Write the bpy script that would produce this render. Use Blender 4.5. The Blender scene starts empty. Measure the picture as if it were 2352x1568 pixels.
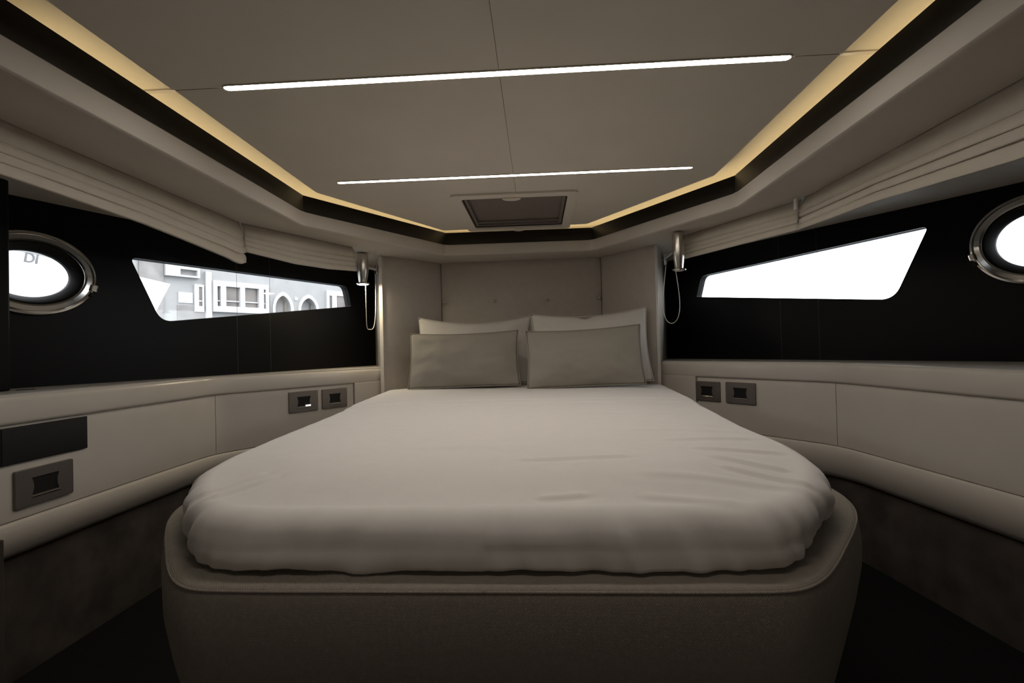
import bpy, bmesh, math, random
from mathutils import Vector, Matrix, noise

random.seed(7)
SC = bpy.context.scene
COL = SC.collection
PI = math.pi

# ------------------------------------------------------------------ camera, sky, exposure
cam_d = bpy.data.cameras.new('camera')
cam_d.sensor_width = 36.0
cam_d.lens = 36.0 * 1100.0 / 2352.0
cam_d.clip_start = 0.02
cam_d.clip_end = 500
cam = bpy.data.objects.new('camera', cam_d)
COL.objects.link(cam)
YAW, PITCH, ROLL = 0.0530, 0.0143, 0.0243
fw = Vector((-math.sin(YAW) * math.cos(PITCH), math.cos(YAW) * math.cos(PITCH), math.sin(PITCH)))
rt0 = Vector((math.cos(YAW), math.sin(YAW), 0))
up0 = rt0.cross(fw)
rt = math.cos(ROLL) * rt0 - math.sin(ROLL) * up0
up = math.sin(ROLL) * rt0 + math.cos(ROLL) * up0
M = Matrix((rt, up, -fw)).transposed().to_4x4()
M.translation = Vector((0.09, 0.0, 0.93))
cam.matrix_world = M
SC.camera = cam

world = bpy.data.worlds.new('sky')
SC.world = world
world.use_nodes = True
bg = world.node_tree.nodes['Background']
bg.inputs['Color'].default_value = (0.94, 0.97, 1.0, 1)
bg.inputs['Strength'].default_value = 6.0
STRIP_EMIT = 47.0
COVE_EMIT = 6.0
LAMP_EMIT = 260.0

sal = bpy.data.lights.new('saloon_fill', 'AREA')       # added fill light, out of view in the saloon, for the bed front
sal.shape = 'DISK'
sal.size = 0.5
sal.energy = 9
sal.color = (1.0, 0.88, 0.74)
sal_o = bpy.data.objects.new('saloon_fill', sal)
sal_o.location = (0.0, -1.9, 1.78)
COL.objects.link(sal_o)

# added fill light out of view, brightens the mattress front and bed ledge
bed_fill = bpy.data.lights.new('bed_front_fill', 'AREA')
bed_fill.shape = 'RECTANGLE'
bed_fill.size, bed_fill.size_y = 0.62, 0.022
bed_fill.energy = 1.75
bed_fill.color = (1.0, 0.925, 0.83)
bed_fill_o = bpy.data.objects.new('bed_front_fill', bed_fill)
bed_fill_o.location = (0.0, 0.498, 1.6475)
COL.objects.link(bed_fill_o)

SC.view_settings.view_transform = 'Standard'
SC.view_settings.look = 'None'
SC.view_settings.exposure = 0.0
SC.view_settings.gamma = 1.0
SC.view_settings.use_curve_mapping = False
SC.cycles.use_denoising = True
SC.cycles.max_bounces = 10
SC.cycles.diffuse_bounces = 6
SC.cycles.transparent_max_bounces = 12
SC.cycles.sample_clamp_indirect = 8.0


# ------------------------------------------------------------------ materials
def mat(name, color, rough=0.6, metal=0.0, spec=0.5, noise_amt=0.0, noise_scale=40.0, bump=0.0,
        bump_scale=300.0, weave=0.0, weave_scale=180.0, coat=0.0, sheen=0.0, stretch=(1, 1, 1)):
    m = bpy.data.materials.new(name)
    m.use_nodes = True
    nt = m.node_tree
    b = nt.nodes['Principled BSDF']
    b.inputs['Base Color'].default_value = (*color, 1)
    b.inputs['Roughness'].default_value = rough
    b.inputs['Metallic'].default_value = metal
    b.inputs['Specular IOR Level'].default_value = spec
    b.inputs['Coat Weight'].default_value = coat
    b.inputs['Sheen Weight'].default_value = sheen
    tc = nt.nodes.new('ShaderNodeTexCoord')
    mp = nt.nodes.new('ShaderNodeMapping')
    mp.inputs['Scale'].default_value = stretch
    nt.links.new(tc.outputs['Object'], mp.inputs['Vector'])
    if noise_amt:
        n = nt.nodes.new('ShaderNodeTexNoise')
        n.inputs['Scale'].default_value = noise_scale
        n.inputs['Detail'].default_value = 5
        nt.links.new(mp.outputs[0], n.inputs['Vector'])
        r = nt.nodes.new('ShaderNodeMapRange')
        r.inputs['From Min'].default_value = 0.3
        r.inputs['From Max'].default_value = 0.7
        r.inputs['To Min'].default_value = 1 - noise_amt
        r.inputs['To Max'].default_value = 1 + noise_amt
        nt.links.new(n.outputs['Fac'], r.inputs['Value'])
        x = nt.nodes.new('ShaderNodeVectorMath')
        x.operation = 'SCALE'
        x.inputs[0].default_value = color
        nt.links.new(r.outputs[0], x.inputs['Scale'])
        nt.links.new(x.outputs[0], b.inputs['Base Color'])
    h = None
    if weave:
        outs = []
        for d in ('DIAGONAL',):
            for sc in ((1, 1, 1), (-1, -1, 1)):
                mp2 = nt.nodes.new('ShaderNodeMapping')
                mp2.inputs['Scale'].default_value = sc
                nt.links.new(tc.outputs['Object'], mp2.inputs['Vector'])
                w = nt.nodes.new('ShaderNodeTexWave')
                w.bands_direction = 'DIAGONAL'
                w.inputs['Scale'].default_value = weave_scale
                w.inputs['Distortion'].default_value = 0.6
                w.inputs['Detail'].default_value = 1
                nt.links.new(mp2.outputs[0], w.inputs['Vector'])
                outs.append(w.outputs['Fac'])
        mx = nt.nodes.new('ShaderNodeMath')
        mx.operation = 'MULTIPLY'
        nt.links.new(outs[0], mx.inputs[0])
        nt.links.new(outs[1], mx.inputs[1])
        h = mx.outputs[0]
        amt = weave
    elif bump:
        n2 = nt.nodes.new('ShaderNodeTexNoise')
        n2.inputs['Scale'].default_value = bump_scale
        n2.inputs['Detail'].default_value = 3
        nt.links.new(mp.outputs[0], n2.inputs['Vector'])
        h = n2.outputs['Fac']
        amt = bump
    if h is not None:
        bp = nt.nodes.new('ShaderNodeBump')
        bp.inputs['Strength'].default_value = amt
        bp.inputs['Distance'].default_value = 0.002
        nt.links.new(h, bp.inputs['Height'])
        nt.links.new(bp.outputs[0], b.inputs['Normal'])
    return m


def emit(name, color, strength):
    m = bpy.data.materials.new(name)
    m.use_nodes = True
    nt = m.node_tree
    nt.nodes.clear()
    o = nt.nodes.new('ShaderNodeOutputMaterial')
    e = nt.nodes.new('ShaderNodeEmission')
    e.inputs['Color'].default_value = (*color, 1)
    e.inputs['Strength'].default_value = strength
    nt.links.new(e.outputs[0], o.inputs[0])
    return m


def glass_mat():
    m = bpy.data.materials.new('window_glass')
    m.use_nodes = True
    nt = m.node_tree
    nt.nodes.clear()
    o = nt.nodes.new('ShaderNodeOutputMaterial')
    t = nt.nodes.new('ShaderNodeBsdfTransparent')
    t.inputs['Color'].default_value = (0.93, 0.94, 0.95, 1)
    g = nt.nodes.new('ShaderNodeBsdfGlossy')
    g.inputs['Roughness'].default_value = 0.03
    lw = nt.nodes.new('ShaderNodeLayerWeight')
    lw.inputs['Blend'].default_value = 0.5
    pw = nt.nodes.new('ShaderNodeMath')
    pw.operation = 'POWER'
    pw.inputs[1].default_value = 5.0
    nt.links.new(lw.outputs['Facing'], pw.inputs[0])
    f = nt.nodes.new('ShaderNodeMath')
    f.operation = 'MULTIPLY_ADD'
    f.inputs[1].default_value = 0.92
    f.inputs[2].default_value = 0.03
    nt.links.new(pw.outputs[0], f.inputs[0])
    mx = nt.nodes.new('ShaderNodeMixShader')
    nt.links.new(f.outputs[0], mx.inputs[0])
    nt.links.new(t.outputs[0], mx.inputs[1])
    nt.links.new(g.outputs[0], mx.inputs[2])
    nt.links.new(mx.outputs[0], o.inputs[0])
    return m


MT = dict(
    cream=mat('cream_lacquer', (0.56, 0.515, 0.46), 0.24, spec=0.4, noise_amt=0.03, noise_scale=6),
    soffit=mat('soffit_lacquer', (0.57, 0.525, 0.47), 0.55, spec=0.25, noise_amt=0.02, noise_scale=6),
    ceiling=mat('ceiling_vinyl', (0.68, 0.63, 0.56), 0.75, spec=0.2, noise_amt=0.02, noise_scale=5, bump=0.05, bump_scale=600),
    recess=mat('recess_lacquer', (0.62, 0.57, 0.47), 0.6, spec=0.2, noise_amt=0.02),
    panel=mat('panel_leatherette', (0.58, 0.535, 0.475), 0.55, spec=0.35, noise_amt=0.02, noise_scale=9, bump=0.06, bump_scale=500),
    black=mat('black_acrylic', (0.004, 0.004, 0.0042), 0.38, spec=0.13, noise_amt=0.05),
    blackgloss=mat('black_gloss_trim', (0.012, 0.0115, 0.011), 0.28, spec=0.5, noise_amt=0.05),
    rubber=mat('black_rubber', (0.010, 0.009, 0.008), 0.6, spec=0.3, noise_amt=0.1),
    satin=mat('satin_steel', (0.60, 0.565, 0.52), 0.27, metal=1.0, noise_amt=0.03, noise_scale=60),
    chrome=mat('polished_steel', (0.62, 0.60, 0.57), 0.12, metal=1.0, noise_amt=0.03, noise_scale=60),
    bronze=mat('bronze_grey_metal', (0.20, 0.175, 0.155), 0.38, metal=0.6, spec=0.5, noise_amt=0.05, noise_scale=120),
    sheet=mat('white_sheet_cotton', (0.60, 0.57, 0.54), 0.85, spec=0.15, noise_amt=0.015, noise_scale=30, bump=0.12, bump_scale=900, sheen=0.1),
    pillow=mat('pale_pillow_cotton', (0.50, 0.47, 0.43), 0.9, spec=0.15, noise_amt=0.02, noise_scale=40, bump=0.15, bump_scale=700),
    cushion=mat('taupe_cushion_linen', (0.265, 0.243, 0.207), 0.95, spec=0.1, noise_amt=0.05, noise_scale=250, bump=0.3, bump_scale=900),
    base=mat('taupe_bed_upholstery', (0.27, 0.238, 0.20), 0.95, spec=0.1, noise_amt=0.06, noise_scale=90, weave=0.7, weave_scale=230),
    head=mat('grey_headboard_fabric', (0.41, 0.372, 0.325), 0.9, spec=0.15, noise_amt=0.03, noise_scale=25, bump=0.15, bump_scale=600),
    blind=mat('cream_blind_fabric', (0.52, 0.475, 0.405), 0.85, spec=0.15, noise_amt=0.03, noise_scale=30, bump=0.15, bump_scale=700),
    suede=mat('brown_suede', (0.060, 0.050, 0.043), 0.9, spec=0.15, noise_amt=0.35, noise_scale=9, bump=0.2, bump_scale=400),
    floor=mat('dark_floor', (0.009, 0.009, 0.009), 0.8, spec=0.15, noise_amt=0.2, noise_scale=50),
    bulkhead=mat('aft_bulkhead_lacquer', (0.16, 0.145, 0.13), 0.5, noise_amt=0.03),
    wood=mat('dark_bulkhead_wood', (0.05, 0.042, 0.035), 0.6, spec=0.3, noise_amt=0.25, noise_scale=12, stretch=(1, 1, 0.1)),
    shade=mat('hatch_shade_fabric', (0.20, 0.172, 0.155), 0.85, spec=0.15, noise_amt=0.03),
    plastic=mat('white_plastic', (0.75, 0.73, 0.72), 0.4, noise_amt=0.02),
    cord=mat('cream_cord', (0.55, 0.52, 0.46), 0.6, noise_amt=0.03),
    nylon=mat('clear_nylon_cord', (0.06, 0.057, 0.054), 0.45, noise_amt=0.05),
    strip=emit('warm_white_led', (1.0, 0.925, 0.83), STRIP_EMIT),
    cove=emit('warm_cove_led', (1.0, 0.80, 0.48), COVE_EMIT),
    lamp=emit('reading_lamp_led', (1.0, 0.86, 0.60), LAMP_EMIT),
    speck=emit('speck_glow', (1.0, 0.95, 0.9), 2.0),
    glass=glass_mat(),
    stone=mat('pale_stone', (0.255, 0.252, 0.248), 0.9, noise_amt=0.06, noise_scale=1.2),
    stonewhite=mat('white_render', (0.40, 0.40, 0.395), 0.9, noise_amt=0.03, noise_scale=2),
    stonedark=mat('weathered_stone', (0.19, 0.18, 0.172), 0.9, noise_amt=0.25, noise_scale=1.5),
    window_dark=mat('far_window_glass', (0.115, 0.10, 0.09), 0.4, noise_amt=0.25, noise_scale=1.3),
    hull=mat('white_hull', (0.80, 0.80, 0.79), 0.4, noise_amt=0.02),
    lettering=mat('grey_lettering', (0.11, 0.11, 0.115), 0.6, noise_amt=0.02),
    water=mat('harbour_water', (0.10, 0.12, 0.13), 0.2, noise_amt=0.1, noise_scale=0.5, bump=0.4, bump_scale=3),
)


# ------------------------------------------------------------------ helpers
def link(name, me, m=None, parent=None, smooth=False, angle=None):
    o = bpy.data.objects.new(name, me)
    COL.objects.link(o)
    if m is not None:
        me.materials.clear()
        me.materials.append(MT[m])
    if parent is not None:
        o.parent = parent
    if smooth:
        for p in me.polygons:
            p.use_smooth = True
        if angle:
            try:
                me.set_sharp_from_angle(angle=math.radians(angle))
            except Exception:
                pass
    return o


def mesh(vs, fs):
    me = bpy.data.meshes.new('m')
    me.from_pydata([tuple(v) for v in vs], [], fs)
    me.validate()
    bm = bmesh.new()
    bm.from_mesh(me)
    bmesh.ops.recalc_face_normals(bm, faces=bm.faces)
    bm.to_mesh(me)
    bm.free()
    me.update()
    return me


def thing(name, label, cat, loc=(0, 0, 0), group=None):
    o = bpy.data.objects.new(name, None)
    COL.objects.link(o)
    o.location = loc
    o.empty_display_size = 0.05
    o['label'] = label
    o['category'] = cat
    if group:
        o['group'] = group
    return o


def keep(child, parent):
    """parent a mesh built in world coordinates under an empty standing elsewhere"""
    child.parent = parent
    child.matrix_parent_inverse = Matrix.Translation(parent.location).inverted()
    return child


def structure(name, me=None, m=None, label=None, smooth=False, angle=None):
    if me is None:
        o = bpy.data.objects.new(name, None)
        COL.objects.link(o)
    else:
        o = link(name, me, m, None, smooth, angle)
    o['kind'] = 'structure'
    if label:
        o['label'] = label
    return o


def prism(poly, z0, z1, bevel=0.0):
    n = len(poly)
    vs = [(x, y, z0) for x, y in poly] + [(x, y, z1) for x, y in poly]
    fs = [tuple(range(n - 1, -1, -1)), tuple(range(n, 2 * n))]
    fs += [(i, (i + 1) % n, n + (i + 1) % n, n + i) for i in range(n)]
    me = mesh(vs, fs)
    if bevel:
        bevel_mesh(me, bevel)
    return me


def bevel_mesh(me, w, seg=2):
    bm = bmesh.new()
    bm.from_mesh(me)
    es = [e for e in bm.edges if len(e.link_faces) == 2 and e.calc_face_angle(0) > 0.5]
    bmesh.ops.bevel(bm, geom=es, offset=w, segments=seg, affect='EDGES', profile=0.6)
    bm.to_mesh(me)
    bm.free()


def box(x0, x1, y0, y1, z0, z1, bevel=0.0):
    return prism([(x0, y0), (x1, y0), (x1, y1), (x0, y1)], z0, z1, bevel)


def fillet(path, r, n=6):
    out = [Vector(path[0])]
    for i in range(1, len(path) - 1):
        p, a, b = Vector(path[i]), Vector(path[i - 1]), Vector(path[i + 1])
        d1, d2 = (a - p).normalized(), (b - p).normalized()
        s, e = p + d1 * r, p + d2 * r
        for k in range(n + 1):
            t = k / n
            out.append((1 - t) ** 2 * s + 2 * t * (1 - t) * p + t * t * e)
    out.append(Vector(path[-1]))
    return out


def normals2(path, side, closed=False):
    """mitred unit offsets; side=+1 -> right-hand of travel, -1 -> left-hand"""
    n = len(path)
    res = []
    for i in range(n):
        a = path[i] - path[i - 1] if (i > 0 or closed) else None
        b = path[(i + 1) % n] - path[i] if (i < n - 1 or closed) else None
        ns = []
        for d in (a, b):
            if d is not None and d.length > 1e-9:
                d = d.normalized()
                ns.append(Vector((d.y, -d.x)) * side)
        if len(ns) == 2:
            m = (ns[0] + ns[1]).normalized()
            m = m / max(0.35, m.dot(ns[0]))
        else:
            m = ns[0]
        res.append(m)
    return res


def sweep(path, prof, side, closed_prof=False, ends=True):
    path = [Vector(p) for p in path]
    nn = normals2(path, side)
    k = len(prof)
    vs, fs = [], []
    for p, m in zip(path, nn):
        for o, z in prof:
            q = p + m * o
            vs.append((q.x, q.y, z))
    kk = k if closed_prof else k - 1
    for i in range(len(path) - 1):
        for j in range(kk):
            a = i * k + j
            b = i * k + (j + 1) % k
            fs.append((a, b, b + k, a + k))
    if ends and closed_prof:
        fs.append(tuple(range(k)))
        fs.append(tuple(range((len(path) - 1) * k, len(path) * k)))
    return mesh(vs, fs)


def cut(path, s0, s1):
    """part of a polyline between two arc lengths"""
    path = [Vector(p) for p in path]
    out, acc = [], 0.0
    for i in range(len(path) - 1):
        a, b = path[i], path[i + 1]
        L = (b - a).length
        if acc + L >= s0 and acc <= s1:
            t0 = max(0.0, (s0 - acc) / L)
            t1 = min(1.0, (s1 - acc) / L)
            if not out:
                out.append(a.lerp(b, t0))
            out.append(a.lerp(b, t1))
        acc += L
    return [p for i, p in enumerate(out) if i == 0 or (p - out[i - 1]).length > 1e-6]


def plength(path):
    return sum((Vector(path[i + 1]) - Vector(path[i])).length for i in range(len(path) - 1))


def round_poly(pts, rs, n=8):
    out = []
    m = len(pts)
    for i in range(m):
        p, a, b = Vector(pts[i]), Vector(pts[i - 1]), Vector(pts[(i + 1) % m])
        r = rs[i] if isinstance(rs, (list, tuple)) else rs
        d1, d2 = (a - p).normalized(), (b - p).normalized()
        half = math.acos(max(-1, min(1, d1.dot(d2)))) / 2
        t = r / math.tan(half)
        s, e = p + d1 * t, p + d2 * t
        for k in range(n + 1):
            u = k / n
            out.append((1 - u) ** 2 * s + 2 * u * (1 - u) * p + u * u * e)
    return [(q.x, q.y) for q in out]


def offset_poly(pts, d):
    """grow (d>0) a closed polygon whatever its winding"""
    pv = [Vector(p) for p in pts]
    area = sum(pv[i].x * pv[(i + 1) % len(pv)].y - pv[(i + 1) % len(pv)].x * pv[i].y for i in range(len(pv)))
    nn = normals2(pv, 1 if area > 0 else -1, closed=True)
    return [(p + m * d)[:] for p, m in zip(pv, nn)]


def ellipse(cx, cy, rx, ry, n=64):
    return [(cx + rx * math.cos(2 * PI * i / n), cy + ry * math.sin(2 * PI * i / n)) for i in range(n)]


def holed_plate(outer, holes, d0, d1):
    """flat plate in local (u, v) with holes, thickness along w from d0 to d1"""
    bm = bmesh.new()
    edges = []
    loops = [outer] + holes
    rings = []
    for lp in loops:
        vv = [bm.verts.new((x, y, d0)) for x, y in lp]
        rings.append(vv)
        for i in range(len(vv)):
            edges.append(bm.edges.new((vv[i], vv[(i + 1) % len(vv)])))
    bmesh.ops.triangle_fill(bm, use_beauty=True, use_dissolve=False, edges=edges)
    front = list(bm.faces)
    ret = bmesh.ops.duplicate(bm, geom=list(bm.verts) + list(bm.edges) + front)
    vmap = ret['vert_map']
    for vv in rings:
        for v in vv:
            vmap[v].co.z = d1
    for vv in rings:
        for i in range(len(vv)):
            a, b = vv[i], vv[(i + 1) % len(vv)]
            bm.faces.new((a, b, vmap[b], vmap[a]))
    bmesh.ops.recalc_face_normals(bm, faces=bm.faces)
    me = bpy.data.meshes.new('m')
    bm.to_mesh(me)
    bm.free()
    return me


def ring_loops(loops):
    """skin between successive closed loops of 3-D points (same count)"""
    n = len(loops[0])
    vs = [v for lp in loops for v in lp]
    fs = []
    for k in range(len(loops) - 1):
        for i in range(n):
            j = (i + 1) % n
            fs.append((k * n + i, k * n + j, (k + 1) * n + j, (k + 1) * n + i))
    return vs, fs


def plane_frame(A, B, inboard_right):
    """matrix: local u along A->B, v up, w towards the cabin"""
    A, B = Vector(A), Vector(B)
    u = (B - A).normalized()
    w = Vector((u.y, -u.x)) * (1 if inboard_right else -1)
    m = Matrix(((u.x, 0, w.x, A.x), (u.y, 0, w.y, A.y), (0, 1, 0, 0), (0, 0, 0, 1)))
    return m


def place(me, m):
    me.transform(m)
    bm = bmesh.new()
    bm.from_mesh(me)
    bmesh.ops.recalc_face_normals(bm, faces=bm.faces)
    bm.to_mesh(me)
    bm.free()
    return me


def tube(points, r, n=8, closed=False):
    pts = [Vector(p) for p in points]
    vs, fs = [], []
    m = len(pts)
    prev = None
    for i, p in enumerate(pts):
        t = (pts[min(i + 1, m - 1)] - pts[max(i - 1, 0)]).normalized()
        ref = prev if prev is not None else (Vector((1, 0, 0)) if abs(t.x) < 0.9 else Vector((0, 1, 0)))
        a = (ref - t * ref.dot(t)).normalized()
        prev = a
        b = t.cross(a)
        rr = r[i] if isinstance(r, (list, tuple)) else r
        for k in range(n):
            an = 2 * PI * k / n
            vs.append(p + (a * math.cos(an) + b * math.sin(an)) * rr)
    for i in range(m - 1):
        for k in range(n):
            k2 = (k + 1) % n
            fs.append((i * n + k, i * n + k2, (i + 1) * n + k2, (i + 1) * n + k))
    fs.append(tuple(range(n)))
    fs.append(tuple(range((m - 1) * n, m * n)))
    return mesh(vs, fs)


def lathe(prof, n=32):
    vs, fs = [], []
    k = len(prof)
    for i in range(n):
        a = 2 * PI * i / n
        for r, z in prof:
            vs.append((r * math.cos(a), r * math.sin(a), z))
    for i in range(n):
        i2 = (i + 1) % n
        for j in range(k - 1):
            fs.append((i * k + j, i2 * k + j, i2 * k + j + 1, i * k + j + 1))
    me = mesh(vs, fs)
    bm = bmesh.new()
    bm.from_mesh(me)
    bmesh.ops.remove_doubles(bm, verts=bm.verts, dist=1e-6)
    bmesh.ops.recalc_face_normals(bm, faces=bm.faces)
    bm.to_mesh(me)
    bm.free()
    return me


def ring_plate(outer, inner, d0, d1):
    vs, fs = ring_loops([[(x, y, z) for x, y in lp] for lp, z in ((outer, d0), (inner, d0), (inner, d1), (outer, d1), (outer, d0))])
    return mesh(vs, fs)


# ------------------------------------------------------------------ key dimensions (metres)
FLOOR = -0.04
SILL = 0.83
SOFFIT = 1.53
CEIL = 1.65
MATT = 0.69
PL_A, PL_B = Vector((-1.803, 1.624)), Vector((-1.11, 3.464))      # left glazing plane
PR_A, PR_B = Vector((1.98, 1.985)), Vector((1.02, 3.53))          # right glazing plane
FL = [(-1.43, -0.6), (-1.46, 2.215), (-0.885, 3.03)]              # left cabinet front
FR = [(1.70, -0.6), (1.42, 2.22), (0.855, 2.995)]                 # right cabinet front
ML = plane_frame(PL_A, PL_B, True)
MR = plane_frame(PR_A, PR_B, False)
uL = (PL_B - PL_A).normalized()
uR = (PR_B - PR_A).normalized()

# ------------------------------------------------------------------ shell
floor_o = structure('floor', box(-2.9, 3.9, -3.2, 3.7, FLOOR - 0.05, FLOOR), 'floor')
bk = holed_plate([(-2.9, FLOOR), (-0.45, FLOOR), (-0.45, 1.52), (0.45, 1.52), (0.45, FLOOR), (3.9, FLOOR), (3.9, 1.85), (-2.9, 1.85)], [], 0.62, 0.68)
bk.transform(Matrix(((1, 0, 0, 0), (0, 0, -1, 0), (0, 1, 0, 0), (0, 0, 0, 1))))
wall_back = structure('wall_back', bk, 'bulkhead')          # with the cabin door standing open
structure('wall_saloon_left', box(-1.25, -1.2, -3.1, -0.68, FLOOR, 1.85), 'cream')
structure('wall_saloon_right', box(1.2, 1.25, -3.1, -0.68, FLOOR, 1.85), 'cream')
structure('wall_saloon_back', box(-1.25, 1.25, -3.15, -3.1, FLOOR, 1.85), 'cream')
structure('ceiling_saloon', box(-1.25, 1.25, -3.15, -0.62, 1.80, 1.85), 'cream')
wall_front = structure('wall_front', box(-1.25, 1.25, 3.60, 3.65, FLOOR, 1.75), 'cream')

win_L = round_poly([(0.385, 1.366), (1.70, 1.384), (1.736, 1.247), (0.507, 1.089)], [0.018, 0.05, 0.008, 0.075])
win_R = round_poly([(0.272, 1.428), (1.493, 1.382), (1.536, 1.246), (0.411, 1.114)], [0.016, 0.05, 0.008, 0.085])
port_L = (0.06, 1.2525, 0.195, 0.157)
port_R = (-0.06, 1.303, 0.195, 0.177)


def wall_side(side):
    left = side == 'left'
    sg = 1 if left else -1
    w = structure('wall_' + side)
    path = fillet(FL if left else FR, 0.10)
    L = plength(path)
    bend = (Vector((FL if left else FR)[1]) - Vector((FL if left else FR)[0])).length - 0.005
    end_recess = L - 0.235
    # glazing panel with the two openings
    Mx = ML if left else MR
    outer = [(-2.9 if left else -3.0, SILL - 0.02), (2.02 if left else 1.88, SILL - 0.02),
             (2.02 if left else 1.88, SOFFIT + 0.02), (-2.9 if left else -3.0, SOFFIT + 0.02)]
    p = port_L if left else port_R
    me = holed_plate(outer, [win_L if left else win_R, ellipse(p[0], p[1], p[2] - 0.035, p[3] - 0.035)], -0.022, 0.0)
    o = link('glazing_panel', place(me, Mx), 'black', w)
    o['label'] = 'glossy black panel around the windows'
    # sill top
    fp = [tuple(q) for q in path]
    A, B, u = (PL_A, PL_B, uL) if left else (PR_A, PR_B, uR)
    n_out = Vector((-u.y, u.x)) * (1 if left else -1)
    e1 = B + u * 0.06 + n_out * 0.03
    e0 = A - u * 3.0 + n_out * 0.03
    poly = fp + [tuple(e1), tuple(e0)]
    # pull the front edge back a little so that the rounded nosing covers it
    link('sill', prism(poly, SILL - 0.025, SILL - 0.001), 'cream', w)
    # nosing / fascia band
    prof = [(-0.03, SILL), (-0.012, SILL), (-0.004, SILL - 0.003), (0.003, SILL - 0.012), (0.006, SILL - 0.024),
            (0.006, 0.752), (0.004, 0.745), (-0.002, 0.7415), (-0.03, 0.7415)]
    link('fascia', sweep(path, prof, sg), 'cream', w, True, 50)
    # return of the fascia down beside the bed head, ahead of the recessed panels
    pr2 = [(0.004, 0.748), (0.006, 0.74), (0.006, 0.40), (-0.03, 0.40), (-0.03, 0.748)]
    link('end_post', sweep(cut(path, end_recess, L), pr2, sg, True), 'cream', w)
    # two recessed panels with a vertical seam at the bend
    for s0, s1 in ((0.0, bend - 0.0015), (bend + 0.0015, end_recess - 0.004)):
        pp = [(-0.03, 0.745), (-0.010, 0.745), (-0.007, 0.737), (-0.006, 0.70), (-0.006, 0.47), (-0.008, 0.460), (-0.03, 0.458)]
        link('wall_panel', sweep(cut(path, s0, s1), pp, sg, True), 'panel', w, True, 40)
    # padded roll under the panels
    zb = 0.335 if left else 0.30
    zt = 0.458
    zr = zt - zb
    pb = [(-0.03, zt), (-0.006, zt - 0.002), (-0.001, zt - 0.010), (0.000, zt - 0.25 * zr), (-0.003, zt - 0.42 * zr),
          (-0.014, zt - 0.60 * zr), (-0.030, zt - 0.80 * zr), (-0.048, zt - 0.94 * zr), (-0.07, zb), (-0.10, zb)]
    link('padded_roll', sweep(path, pb, sg), 'panel', w, True, 60)
    # dark suede lining down to the floor
    pl = [(-0.07, zb + 0.02), (-0.065, FLOOR)]
    o = link('lower_lining', sweep(path, pl, sg), 'suede', w)
    o['label'] = 'dark brown suede lining'
    # closing board behind everything
    link('carcass', sweep(path, [(-0.10, SILL - 0.03), (-0.10, FLOOR)], sg), 'wood', w)
    return w


wall_left = wall_side('left')
slot = link('sill_slot', prism(round_poly([(-1.665, 1.520), (-1.640, 1.560), (-1.634, 1.557), (-1.659, 1.517)], 0.0025, 3), SILL - 0.002, SILL + 0.001), 'rubber', wall_left)
wall_right = wall_side('right')

# windows (pane + rubber surround) as part of the setting
for k, (Mx, pts) in enumerate(((ML, win_L), (MR, win_R))):
    w = structure('window_%d' % (k + 1))
    me = holed_plate(offset_poly(pts, 0.016), [offset_poly(pts, -0.001)], -0.05, -0.0225)
    o = link('frame', place(me, Mx), 'rubber', w)
    o['label'] = 'black window surround'
    n = len(pts)
    gp = offset_poly(pts, 0.004)
    me = mesh([(x, y, -0.040) for x, y in gp] + [(x, y, -0.034) for x, y in gp],
              [tuple(range(n)), tuple(range(n, 2 * n))] + [(i, (i + 1) % n, n + (i + 1) % n, n + i) for i in range(n)])
    link('pane', place(me, Mx), 'glass', w)

# black post standing on the left sill, cutting the porthole
structure('trim_1', box(-2.02, -1.655, 1.10, 1.498, SILL, SOFFIT, 0.006), 'black', 'black post standing on the left sill')
# low post below it
structure('trim_2', box(-1.62, -1.384, 0.9, 1.245, FLOOR, 0.44, 0.004), 'wood')

# reveals flanking the headboard
revL = [(-0.890, 2.94), (-0.867, 2.935), (-0.878, 3.0), (-1.0, 3.54), (-1.128, 3.54)]
revR = [(0.820, 2.900), (0.800, 2.895), (0.808, 2.96), (0.93, 3.54), (1.032, 3.54)]
structure('trim_3', prism(revL, 0.45, SOFFIT, 0.003), 'cream')
structure('trim_4', prism(revR, 0.45, SOFFIT, 0.003), 'cream')

# ------------------------------------------------------------------ ceiling
lip = [(-0.978, -0.6), (-0.995, 2.185), (-0.475, 3.008), (0.447, 3.008), (0.985, 2.165), (0.985, -0.6)]
inner_poly = [(-0.870, -0.6), (-0.884, 1.99), (-0.884, 2.095), (-0.458, 2.858), (0.398, 2.826), (0.866, 2.090), (0.872, 1.25), (0.89, -0.6)]
ceil_root = structure('ceiling', box(-1.5, 1.5, -0.6, 3.6, 1.722, 1.76), 'recess')
soff = [(-0.990, -0.6), (-1.008, 2.19), (-0.480, 3.021), (0.452, 3.021), (0.998, 2.169), (0.997, -0.6)] + [(3.9, -0.6), (1.0, 4.1), (-1.0, 4.1), (-2.9, -0.6)]
link('soffit', prism(soff, SOFFIT, SOFFIT + 0.03), 'soffit', ceil_root)
lipf = fillet(lip, 0.03, 4)
link('lip', sweep(lipf, [(-0.022, SOFFIT + 0.004), (-0.020, SOFFIT - 0.0015), (-0.008, SOFFIT - 0.001), (-0.002, SOFFIT + 0.003), (0.0, SOFFIT + 0.010), (0.0, 1.596), (-0.05, 1.596)], 1), 'soffit', ceil_root, True, 40)
link('lighting_trough', sweep(lipf, [(-0.012, 1.60), (-0.16, 1.60), (-0.16, 1.73)], 1), 'recess', ceil_root)
trim = structure('trim_5', sweep(lip, [(-0.012, 1.595), (0.003, 1.595), (0.003, 1.672), (-0.012, 1.672)], 1, True), 'blackgloss',
                 'glossy black band around the ceiling recess')
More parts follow.
